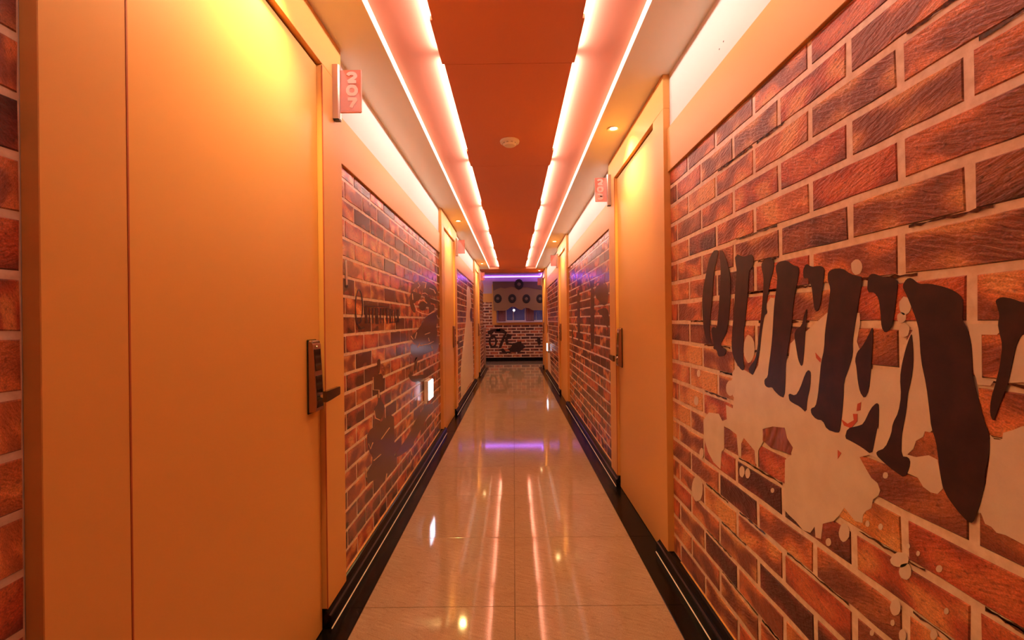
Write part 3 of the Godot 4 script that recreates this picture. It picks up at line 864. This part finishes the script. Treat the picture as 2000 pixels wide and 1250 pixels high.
func figures_left(t: Node3D):
	var half := 1.382
	var bars := [[290, 672, 322, 860], [336, 690, 352, 858], [368, 690, 388, 862], [404, 688, 442, 866], [458, 690, 474, 858], [496, 694, 506, 856], [528, 700, 546, 866], [562, 700, 584, 858], [592, 706, 604, 850], [618, 706, 634, 842], [650, 706, 672, 852]]
	layer(t, -1, "letter_ring", trace(ring([226, 676, 46, 192], 13), ZB, -1), M.ink_red, 0.0038, half, "thin dark red letter loop")
	layer(t, -1, "letter_tail", trace(band([192, 800, 210, 880, 240, 922, 285, 916], 24), ZB, -1), M.ink_red, 0.0041, half)
	for b in bars:
		layer(t, -1, "letter_bar", trace([b[0], b[1], b[2], b[1] + 4, b[2] - 2, (b[1] + b[3]) / 2.0, b[2] + 2, b[3], b[0] + 4, b[3] + 3, b[0] + 2, (b[1] + b[3]) / 2.0], ZB, -1), M.ink_red, 0.0038, half)
	layer(t, -1, "letter_bar", trace([278, 660, 560, 676, 560, 688, 278, 674], ZB, -1), M.ink_red, 0.0041, half)
	layer(t, -1, "letter_bar", trace([560, 846, 672, 836, 672, 852, 560, 862], ZB, -1), M.ink_red, 0.0041, half)
	var dark := [
		[800, 520, 812, 445, 860, 398, 930, 380, 1010, 400, 1080, 450, 1112, 520, 1122, 562, 1060, 556, 1000, 542, 960, 512, 900, 470, 850, 470, 830, 495],
		[810, 500, 870, 520, 925, 540, 905, 600, 855, 620, 842, 680, 862, 742, 830, 740, 800, 680, 790, 600],
		[895, 650, 915, 618, 960, 620, 980, 670, 965, 715, 925, 722, 898, 700],
		[1000, 690, 1020, 655, 1060, 650, 1075, 690, 1050, 725, 1015, 722],
		[960, 560, 1000, 570, 1060, 600, 1110, 610, 1130, 640, 1100, 652, 1040, 640, 990, 610, 960, 590],
		[960, 800, 1000, 772, 1090, 730, 1128, 640, 1138, 760, 1110, 820, 1082, 900, 1108, 985, 1050, 1068, 960, 1092, 880, 1112, 822, 1060, 800, 1010, 860, 960, 905, 900],
		[800, 1082, 900, 1120, 1000, 1096, 1112, 1060, 1120, 1138, 1000, 1186, 880, 1236, 846, 1290, 830, 1240, 800, 1180],
		[856, 1240, 880, 1236, 872, 1330, 850, 1400, 842, 1330]]
	for p in dark:
		layer(t, -1, "figure_mass", smooth(trace(p, ZB, -1)), M.figure, 0.0036, half, "dark brown painted figure")
	var dark2 := [
		[655, 145, 700, 165, 740, 160, 810, 150, 822, 222, 700, 226, 662, 182],
		[740, 548, 830, 432, 902, 420, 830, 562, 790, 640, 680, 842, 560, 932, 528, 902, 650, 742],
		[322, 160, 420, 140, 412, 270, 384, 300, 400, 400, 436, 440, 420, 540, 390, 582, 345, 540, 330, 480, 372, 420, 366, 310, 325, 300],
		[270, 692, 382, 602, 520, 510, 526, 700, 530, 1040, 470, 1100, 330, 1142, 270, 1182, 250, 1100, 332, 960, 270, 822],
		[360, 20, 390, 0, 396, 60, 386, 140, 370, 140]]
	for p in dark2:
		layer(t, -1, "figure_mass", smooth(trace(p, ZC, -1)), M.figure, 0.0036, half, "dark brown painted figure")
	var light := [[840, 640, 872, 722, 930, 750, 1000, 765, 1080, 715], [880, 410, 905, 440, 880, 470], [930, 400, 975, 410, 962, 470], [1010, 470, 1060, 490, 1080, 530], [930, 530, 965, 525, 990, 545], [885, 640, 900, 610, 940, 600, 985, 640], [820, 530, 826, 600], [805, 1000, 830, 1040], [870, 960, 850, 1030], [960, 985, 1020, 962], [890, 1110, 1000, 1090, 1060, 1062], [1000, 1020, 1010, 1060], [1035, 1110, 1046, 1150], [1100, 950, 1128, 960], [1095, 770, 1110, 810], [905, 1080, 880, 1130]]
	for p in light:
		layer(t, -1, "figure_line", trace(band(p, 9), ZB, -1), M.figure_light, 0.0042, half)
	for p in [[325, 175, 325, 295, 380, 298, 380, 370], [335, 490, 345, 560, 390, 580], [280, 800, 300, 850, 322, 790], [400, 760, 480, 650], [255, 1020, 262, 1120], [330, 960, 400, 900], [440, 1160, 455, 1080], [680, 860, 690, 910]]:
		layer(t, -1, "figure_line", trace(band(p, 7), ZC, -1), M.figure_light, 0.0042, half)
	layer(t, -1, "pencil_mark", trace([72, 160, 92, 162, 100, 440, 78, 440], ZB, -1), M.steel, 0.0040, half)
	layer(t, -1, "pencil_mark", trace([74, 438, 100, 436, 103, 455, 88, 466, 74, 456], ZB, -1), M.plastic_dark, 0.0043, half)

const ZD := [1030, 380, 6.947]
const ZE := [1050, 600, 4.806]
func drips_right(t: Node3D):
	var half := 1.382
	for p in [band([722, 1260, 730, 1130, 760, 1060, 800, 1010, 830, 1090, 868, 1240], 12), band([560, 1110, 600, 1130, 590, 1170], 14), band([640, 1040, 650, 1130], 16), band([690, 1080, 680, 1180], 14), band([920, 1230, 960, 1190, 1010, 1180, 1060, 1205, 1090, 1250], 18), band([990, 1090, 1110, 1040], 8), band([860, 1120, 990, 1100], 8)]:
		layer(t, 1, "drip_line", trace(p, ZD, 1), M.figure, 0.0038, half, "dark painted drip line")
	for p in [[372, -160, 398, -160, 402, 200, 398, 330, 384, 332, 376, 200], [500, -200, 530, -210, 538, 250, 530, 392, 508, 396, 498, 240], [322, 200, 334, 200, 336, 320, 324, 322], [560, 30, 640, 0, 672, 40, 670, 200, 640, 170, 620, 90, 580, 60], [540, -180, 600, -230, 665, -200, 670, -40, 620, -10, 580, -60, 548, -90]]:
		layer(t, 1, "drip", smooth(trace(p, ZE, 1)), M.figure, 0.0036, half, "dark painted drip")

# ------------------------------------------------------------------ lobby at the end
func build_lobby():
	var hw := 1.6
	var ceil_y := 2.50
	# walls of the lobby, with the window opening in the end wall
	var wx0 := -0.50
	var wx1 := 1.25
	var wy0 := 1.155
	var wy1 := 2.25
	var e := thing("wall_far", "end wall of the lobby with a window above brick print", "wall", Vector3(0, 0, -FAR), 0, "", "structure")
	put("wall_section", box(Vector3(-hw, 0, -0.15), Vector3(wx0, ceil_y, 0)), M.mauve_wall, e)
	put("wall_section", box(Vector3(wx1, 0, -0.15), Vector3(hw, ceil_y, 0)), M.mauve_wall, e)
	put("wall_section", box(Vector3(wx0, 0, -0.15), Vector3(wx1, wy0, 0)), M.mauve_wall, e)
	put("wall_section", box(Vector3(wx0, wy1, -0.15), Vector3(wx1, ceil_y, 0)), M.mauve_wall, e)
	var sides := [["wall_lobby_left", -1.0], ["wall_lobby_right", 1.0]]
	for q in sides:
		var w := thing(q[0], "mauve white side wall of the lobby, %s the window" % ("left of" if q[1] < 0 else "right of"), "wall", Vector3.ZERO, 0, "", "structure")
		var x: float = q[1] * hw
		put("side_wall", box(Vector3(min(x, x + q[1] * 0.12), 0, -FAR - 0.15), Vector3(max(x, x + q[1] * 0.12), ceil_y, -END)), M.mauve_wall, w)
		var inner: float = LWALL - 0.14 if q[1] < 0 else RWALL + 0.14
		put("return_wall", box(Vector3(min(inner, x + q[1] * 0.12), 0, -END), Vector3(max(inner, x + q[1] * 0.12), 2.6, -END + 0.12)), M.orange, w)
	var lc := put("ceiling", box(Vector3(-hw - 0.12, ceil_y, -FAR - 0.15), Vector3(hw + 0.12, ceil_y + 0.1, -11.35)), M.mauve_wall, self)
	tag(lc, "plain pale lobby ceiling beyond the orange bulkhead", "ceiling", "", "structure")
	var bh := put("trim_bulkhead", box(Vector3(-hw, COVE + 0.1, -11.37), Vector3(hw, 2.62, -11.25)), M.orange_deep, self)
	tag(bh, "orange bulkhead edge where the corridor meets the lobby", "trim", "", "structure")
	# base and orange band of the end wall
	var bb := put("baseboard_far", box(Vector3(-hw, 0, -FAR + 0.0003), Vector3(hw, 0.105, -FAR + 0.03), 0.003), M.black, self)
	tag(bb, "black granite baseboard at the foot of the lobby end wall", "baseboard", "", "structure")
	var tr := put("trim_band", box(Vector3(-hw, 1.73, -FAR + 0.0003), Vector3(wx0 - 0.12, 1.98, -FAR + 0.012), 0.001), M.orange, self)
	tag(tr, "orange band above the brick print beside the lobby window", "trim", "", "structure")
	# brick print of the end wall, two fields
	var m := thing("brick_mural", "brick mural below the lobby window with dark numerals", "mural", Vector3(0, 0, -FAR + 0.0003), 0, "brick murals along the corridor")
	put("backing", box(Vector3(-hw, 0.1055, 0), Vector3(hw, 1.06, 0.0008)), M.mortar, m)
	var dm := [3, 4, 5, 7, 7, 8, 9]
	lay_bricks(m, -1.25, 1.1, 0.11, 1.055, 0.262, 0.0868, 0.026, 0.026, -0.05, 0.11, true, dm, M.bricks)
	var m2 := thing("brick_mural", "narrow brick mural beside the lobby window under an orange band", "mural", Vector3(0, 0, -FAR + 0.0003), 0, "brick murals along the corridor")
	put("backing", box(Vector3(-hw, 1.0605, 0), Vector3(wx0 - 0.12, 1.7295, 0.0008)), M.mortar, m2)
	lay_bricks(m2, -1.25, wx0 - 0.125, 1.0645, 1.728, 0.262, 0.0868, 0.026, 0.026, -0.05, 0.11, true, dm, M.bricks)
	var zf := [930, 610, 11.364]
	for p in [ring([372, 650, 92, 140], 42), [440, 372, 560, 355, 690, 440, 645, 560, 600, 680, 556, 792, 490, 802, 540, 660, 592, 540, 636, 478, 520, 446, 450, 432], [820, 690, 940, 650, 1000, 640, 1010, 700, 1125, 772, 1050, 802, 970, 880, 780, 884, 690, 806, 760, 790], [690, 470, 790, 500, 780, 560, 700, 600, 720, 680, 830, 690, 800, 730, 660, 720, 640, 600], [250, 420, 350, 380, 540, 360, 540, 420, 400, 430, 340, 500, 260, 480], [520, 820, 600, 800, 660, 870, 780, 860, 760, 910, 600, 905], [1360, 540, 1420, 560, 1440, 700, 1390, 740, 1350, 640]]:
		var poly := PackedVector2Array()
		for k in range(0, p.size(), 2): poly.append(on_end(zf[0] + p[k] / zf[2], zf[1] + p[k + 1] / zf[2], FAR))
		put("numeral_stroke", extrude(poly, 0.0032, 0.004), M.ink, m)
	# window
	var w := thing("window_1", "white framed lobby window onto the dark blue night", "window", Vector3(0, 0, -FAR), 0, "", "structure")
	var fw := 0.035
	put("frame", box(Vector3(wx0, wy0, -0.10), Vector3(wx0 + fw, wy1, -0.04), 0.003), M.frame_white, w)
	put("frame", box(Vector3(wx1 - fw, wy0, -0.10), Vector3(wx1, wy1, -0.04), 0.003), M.frame_white, w)
	put("frame", box(Vector3(wx0 + fw, wy0, -0.10), Vector3(wx1 - fw, wy0 + fw, -0.04), 0.003), M.frame_white, w)
	put("frame", box(Vector3(wx0 + fw, wy1 - fw, -0.10), Vector3(wx1 - fw, wy1, -0.04), 0.003), M.frame_white, w)
	var mull := [-0.215, -0.01, 0.345, 0.66]
	for k in mull.size():
		var x: float = mull[k]
		var mw := 0.016 if k in [0, 2] else 0.009
		put("mullion", box(Vector3(x - mw, wy0 + fw, -0.095), Vector3(x + mw, wy1 - fw, -0.045), 0.002), M.frame_white, w)
	var edges := [wx0 + fw, -0.215, -0.01, 0.345, 0.66, wx1 - fw]
	for k in edges.size() - 1:
		put("pane", box(Vector3(edges[k] + 0.017, wy0 + fw, -0.074), Vector3(edges[k + 1] - 0.017, wy1 - fw, -0.069)), M.glass, w)
	put("sill", box(Vector3(wx0 + 0.03, wy0 - 0.03, -0.03), Vector3(wx1, wy0 - 0.0005, 0.07), 0.004), M.frame_white, w)
	put("apron", box(Vector3(wx0 - 0.12, 1.061, 0.0003), Vector3(wx1, wy0 - 0.0305, 0.02), 0.002), M.orange, w)
	put("casing", box(Vector3(wx0 - 0.12, wy0 - 0.03, 0.0003), Vector3(wx0, wy1, 0.02), 0.002), M.orange, w)
	# curtains between the mullions
	for q in [[-0.45, -0.235], [0.37, 0.60]]:
		var o := thing("window_curtain", "mauve drape hanging inside the lobby window, %s" % ("beside the orange casing" if q[0] < 0 else "between two dark panes"), "curtain", Vector3((q[0] + q[1]) / 2, wy0, -FAR - 0.018), 0, "window drapes")
		var st := begin()
		var n := 24
		var wd: float = q[1] - q[0]
		var poly := PackedVector2Array()
		for k in n + 1: poly.append(Vector2(-wd / 2 + wd * k / n, 0.010 * sin(k * 1.6) + 0.004))
		for k in range(n, -1, -1): poly.append(Vector2(-wd / 2 + wd * k / n, 0.010 * sin(k * 1.6)))
		add_extrude(st, poly, 0.002, 1.05, Transform3D(Basis(Vector3(1, 0, 0), Vector3(0, 0, 1), Vector3(0, 1, 0)), Vector3.ZERO))
		put("cloth", st.commit(), M.curtain, o)
	# valance with rosettes
	var zv := [930, 520, 12.5]
	var v := thing("window_valance", "brown scalloped fabric valance with round dark rosettes above the window", "valance", Vector3(0, 0, -FAR + 0.09))
	var outline := [400, 380, 1700, 380, 1700, 1075, 1370, 1075, 1300, 1030, 1200, 1015, 1110, 1070, 1040, 1055, 960, 1000, 890, 985, 830, 1010, 770, 1062, 700, 1085, 430, 1085, 415, 900, 410, 600]
	var poly := PackedVector2Array()
	for k in range(0, outline.size(), 2): poly.append(on_end(zv[0] + outline[k] / zv[2], zv[1] + outline[k + 1] / zv[2], FAR - 0.09))
	put("cloth", extrude(poly, -0.012, 0.0), M.valance, v)
	var upper := [402, 375, 1700, 375, 1700, 570, 1560, 570, 1400, 545, 1250, 515, 1120, 520, 1040, 590, 960, 520, 860, 500, 700, 540, 600, 520, 470, 570, 420, 600]
	poly = PackedVector2Array()
	for k in range(0, upper.size(), 2): poly.append(on_end(zv[0] + upper[k] / zv[2], zv[1] + upper[k + 1] / zv[2], FAR - 0.09))
	put("upper_swag", extrude(poly, 0.0005, 0.012), M.valance_dark, v)
	for q in [[530, 790, 96, 0.002], [880, 790, 98, 0.002], [1225, 795, 98, 0.002], [1560, 795, 96, 0.002], [1045, 440, 112, 0.0135]]:
		var c := on_end(zv[0] + q[0] / zv[2], zv[1] + q[1] / zv[2], FAR - 0.09)
		var r: float = q[2] / zv[2] * (FAR - 0.09) / F
		var st := begin()
		var nn := 14
		for k in nn:     # petals round a hub
			var a := TAU * k / nn
			add_lathe(st, [[0.0, 0.0], [r * 0.38, 0.0], [r * 0.3, 0.012], [0.0, 0.018]], 8, Transform3D(Basis(Vector3.RIGHT, PI / 2), Vector3(c.x + cos(a) * r * 0.62, c.y + sin(a) * r * 0.78, q[3])))
		var ro := put("rosette", st.commit(), M.rosette, v)
		put("hub", lathe([[0.0, 0.014], [r * 0.40, 0.014], [r * 0.3, 0.022], [0.0, 0.024]], 14, Transform3D(Basis(Vector3.RIGHT, PI / 2), Vector3(c.x, c.y, q[3]))), M.rosette_light, ro)
	# purple light strip under the lobby ceiling
	var led := thing("led_strip", "glowing purple light strip around the lobby ceiling edge", "light strip", Vector3(0, 2.462, -FAR + 0.03))
	put("led_run", box(Vector3(-1.5, -0.012, -0.012), Vector3(0.80, 0.012, 0.012), 0.004), M.purple, led)
	put("led_return", box(Vector3(0.788, -0.012, 0.0125), Vector3(0.812, 0.012, 1.2), 0.004), M.purple, led)
	put("channel", box(Vector3(-1.5, -0.02, -0.0295), Vector3(0.80, 0.02, -0.0125), 0.001), M.frame_white, led)
	area(Vector3(-0.35, 2.462, -FAR + 0.045), Vector3(0, -0.3, 1).normalized(), Vector2(2.2, 0.02), c8(150, 90, 255), 0.07, led)
	area(Vector3(0.785, 2.462, -FAR + 0.62), Vector3(-1, -0.3, 0).normalized(), Vector2(1.1, 0.02), c8(150, 90, 255), 0.035, led)
	# grey door edge at the lobby corner
	var ge := put("metal_post", box(Vector3(-0.775, 0.0, -11.72), Vector3(-0.72, 1.02, -11.58), 0.006), M.alu, self)
	tag(ge, "low grey metal post standing at the lobby corner by the brick print", "post")
	# glowing spot on a pole, added outside to stand for a lamp reflection
	var sl := thing("reflection_spot", "added glowing spot on a thin pole, standing for a lamp reflection in the lobby window", "lamp", Vector3(0.02, -3.83, -FAR - 9.0))
	put("pole", lathe([[0.0, 0.0], [0.03, 0.0], [0.02, 5.45], [0.0, 5.45]], 10), M.frame_white, sl)
	put("glow_spot", lathe([[0.0, 5.45], [0.045, 5.47], [0.06, 5.51], [0.045, 5.55], [0.0, 5.56]], 14), glow(Color.WHITE, c8(255, 246, 240), 4.0), sl)

# ------------------------------------------------------------------ small things
func digits(parent: Node3D, text: String, size: Vector2, z: float):
	# round-ended strokes in a box one wide and one high
	var strokes := {
		"2": [[0.02, 0.76, 0.12, 0.93, 0.32, 1.0, 0.62, 1.0, 0.86, 0.90, 0.94, 0.72, 0.84, 0.52, 0.5, 0.28, 0.06, 0.0, 0.98, 0.0]],
		"0": [[0.5, 1.0, 0.16, 0.92, 0.0, 0.66, 0.0, 0.34, 0.16, 0.08, 0.5, 0.0], [0.5, 1.0, 0.84, 0.92, 1.0, 0.66, 1.0, 0.34, 0.84, 0.08, 0.5, 0.0]],
		"7": [[0.0, 1.0, 1.0, 1.0, 0.72, 0.62, 0.5, 0.28, 0.38, 0.0]],
		"3": [[0.04, 0.92, 0.35, 1.0, 0.7, 0.97, 0.9, 0.8, 0.82, 0.62, 0.45, 0.53], [0.45, 0.53, 0.85, 0.44, 0.96, 0.24, 0.8, 0.06, 0.5, 0.0, 0.2, 0.02, 0.02, 0.12]]}
	var n := text.length()
	var cell := size.y / n
	var w := size.x * 0.62
	var h := cell * 0.64
	for k in n:
		var st := begin()
		for line in strokes[text[k]]:
			var p := PackedVector2Array()
			for j in range(0, line.size(), 2): p.append(Vector2((line[j] - 0.5) * w, (line[j + 1] - 0.5) * h))
			for piece in Geometry2D.offset_polyline(p, 0.0068, Geometry2D.JOIN_ROUND, Geometry2D.END_ROUND):
				if not Geometry2D.triangulate_polygon(piece).is_empty(): add_extrude(st, piece, 0.0, 0.003)
		put("digit", st.commit(), M.digit, parent, Vector3(0, size.y * (0.5 - (k + 0.5) / n), z))

func room_sign(s: int, d: float, text: String, label: String):
	var face: float = LBOX if s < 0 else RBOX
	var t := thing("room_sign", label, "sign", Vector3(face, 2.15, -d), 0, "room number signs")
	var o := float(-s)       # out of the wall
	var bx := [0.0, o * 0.028]
	# wall bracket, a chamfered channel
	var pr := PackedVector2Array([Vector2(0, -0.015), Vector2(0.022, -0.015), Vector2(0.028, -0.008), Vector2(0.028, 0.008), Vector2(0.022, 0.015), Vector2(0, 0.015)])
	put("bracket", extrude(pr, -0.112, 0.112, Transform3D(Basis(Vector3(o, 0, 0), Vector3(0, 0, 1), Vector3(0, 1, 0)), Vector3(o * 0.0003, 0, 0))), M.alu, t)
	put("bracket_cap", box(Vector3(min(o * 0.002, o * 0.026), -0.1165, -0.013), Vector3(max(o * 0.002, o * 0.026), -0.1121, 0.013)), M.plastic_dark, t)
	var x0 := o * 0.0285
	var x1 := o * 0.113
	var pl := put("plate", box(Vector3(min(x0, x1), -0.080, -0.004), Vector3(max(x0, x1), 0.092, 0.004), 0.001), M.acrylic, t)
	put("plate_edge", box(Vector3(min(x1, x1 + o * 0.003), -0.080, -0.0045), Vector3(max(x1, x1 + o * 0.003), 0.092, 0.0045)), M.acrylic_edge, t)
	put("plate_edge", box(Vector3(min(x0, x1), -0.0835, -0.0045), Vector3(max(x0, x1), -0.0805, 0.0045)), M.acrylic_edge, t)
	if text != "":
		var holder := Node3D.new()
		holder.name = "number"
		t.add_child(holder, true)
		holder.position = Vector3(o * 0.078, 0.006, 0)
		digits(holder, text, Vector2(0.056, 0.160), 0.0045)

func downlight(s: int, d: float, label: String):
	var x: float = -0.635 if s < 0 else 0.628
	var t := thing("downlight", label, "light", Vector3(x, SOFFIT, -d), 0, "recessed downlights over the doors")
	put("ring", lathe([[0.0212, -0.0005], [0.026, -0.003], [0.036, -0.006], [0.040, -0.004], [0.040, 0.0]], 28), M.plastic, t)
	put("lamp_lens", lathe([[0.0, -0.0035], [0.014, -0.003], [0.021, -0.001], [0.021, 0.0], [0.0, 0.0]], 24), M.downlight, t)
	var l := SpotLight3D.new()
	l.name = "spot_light"
	l.light_color = c8(255, 214, 128)
	l.light_energy = SPOT_E
	l.light_size = 0.03
	l.spot_range = 20.0
	l.spot_attenuation = 2.0
	l.spot_angle = 64.0
	l.spot_angle_attenuation = 0.8
	l.shadow_enabled = true
	t.add_child(l, true)
	l.position = Vector3(0, -0.012, 0)
	l.rotation = Vector3(-PI / 2, 0, 0)

func smoke_detector(at: Vector3, label: String):
	var t := thing("smoke_detector", label, "smoke detector", at)
	put("base", lathe([[0.0, 0.0], [0.062, 0.0], [0.064, -0.004], [0.062, -0.014], [0.05, -0.018], [0.0, -0.018]], 32), M.plastic, t)
	put("dome", lathe([[0.046, -0.018], [0.044, -0.026], [0.036, -0.034], [0.02, -0.037], [0.0, -0.038]], 28), M.plastic, t)
	for k in 10:
		var a := TAU * k / 10
		put("vent", box(Vector3(-0.006, -0.025, -0.002), Vector3(0.006, -0.0185, 0.002)), M.plastic_vent, t, Vector3(cos(a) * 0.0455, 0, sin(a) * 0.0455)).rotation.y = PI / 2 - a

func night_light(s: int, d: float, label: String):
	var x: float = LWALL if s < 0 else RWALL
	var t := thing("night_light", label, "light", Vector3(x, 0.61, -d), PI / 2 if s < 0 else -PI / 2, "lit wall boxes near the floor")
	put("housing", box(Vector3(-0.10, -0.085, 0.005), Vector3(0.10, 0.085, 0.043), 0.004), M.plastic_white, t)
	put("lamp_face", box(Vector3(-0.094, -0.079, 0.0432), Vector3(0.094, 0.079, 0.050), 0.003), M.night_face, t)
	put("mount", box(Vector3(-0.03, -0.118, 0.005), Vector3(0.03, -0.0855, 0.022), 0.003), M.plastic_dark, t)
	put("cable_clip", box(Vector3(-0.10, -0.108, 0.005), Vector3(-0.085, -0.0855, 0.03), 0.003), M.plastic_white, t)
	var nrm := Vector3(-s, 0, 0)
	area(Vector3(x - s * 0.053, 0.61, -d), nrm, Vector2(0.18, 0.15), c8(206, 220, 255), 0.03, t)

func build_small_things():
	room_sign(-1, LDOORS[0] + 0.565, "207", "pink acrylic room sign reading 207")
	room_sign(1, RDOORS[0] + 0.565, "203", "pale pink acrylic room sign reading 203")
	room_sign(-1, LDOORS[1] + 0.565, "", "small pink room sign by the door past the dark figure mural")
	room_sign(1, RDOORS[1] + 0.565, "", "small pink room sign by the door past the dripping mural")
	room_sign(-1, LDOORS[2] + 0.565, "", "tiny pink room sign at the lobby opening, beside the purple strip end")
	room_sign(1, RDOORS[2] + 0.565, "", "tiny pink room sign at the lobby corner below the purple strip bend")
	for k in 3:
		downlight(-1, LDOORS[k] + 0.02, ["warm downlight in the soffit over door 207", "warm downlight over the door past the figure mural", "tiny warm downlight over the last door before the metal post"][k])
		downlight(1, RDOORS[k] + 0.0, ["warm downlight in the soffit over the door marked 203", "warm downlight over the door past the dripping mural", "warm downlight over the door surround at the lobby corner"][k])
	lobby_lamp(-1.25, "round ceiling lamp of the lobby, over the grey metal post")
	lobby_lamp(1.25, "round ceiling lamp of the lobby, past the door surround at the lobby corner")
	smoke_detector(Vector3(-0.012, SOFFIT, -2.97), "round cream smoke detector on the orange ceiling boards")
	smoke_detector(Vector3(0.0, 2.50, -12.35), "small round detector on the lobby ceiling near the purple strip")
	night_light(-1, 3.92, "white lit box on the figure mural, shining across the corridor")
	night_light(1, 9.75, "small white lit box on the pale splash mural near the lobby")

func lobby_lamp(x: float, label: String):
	var t := thing("ceiling_lamp", label, "lamp", Vector3(x, 2.50, -12.3), 0, "lobby ceiling lamps")
	put("ring", lathe([[0.10, 0.0], [0.125, -0.002], [0.125, -0.014], [0.10, -0.012]], 28), M.plastic, t)
	put("lamp_lens", lathe([[0.0, -0.013], [0.06, -0.012], [0.099, -0.008], [0.099, 0.0], [0.0, 0.0]], 24), glow(Color.WHITE, c8(255, 226, 200), 2.0), t)
	area(Vector3(x, 2.484, -12.3), Vector3.DOWN, Vector2(0.16, 0.16), c8(255, 222, 196), LOBBY_E, t)
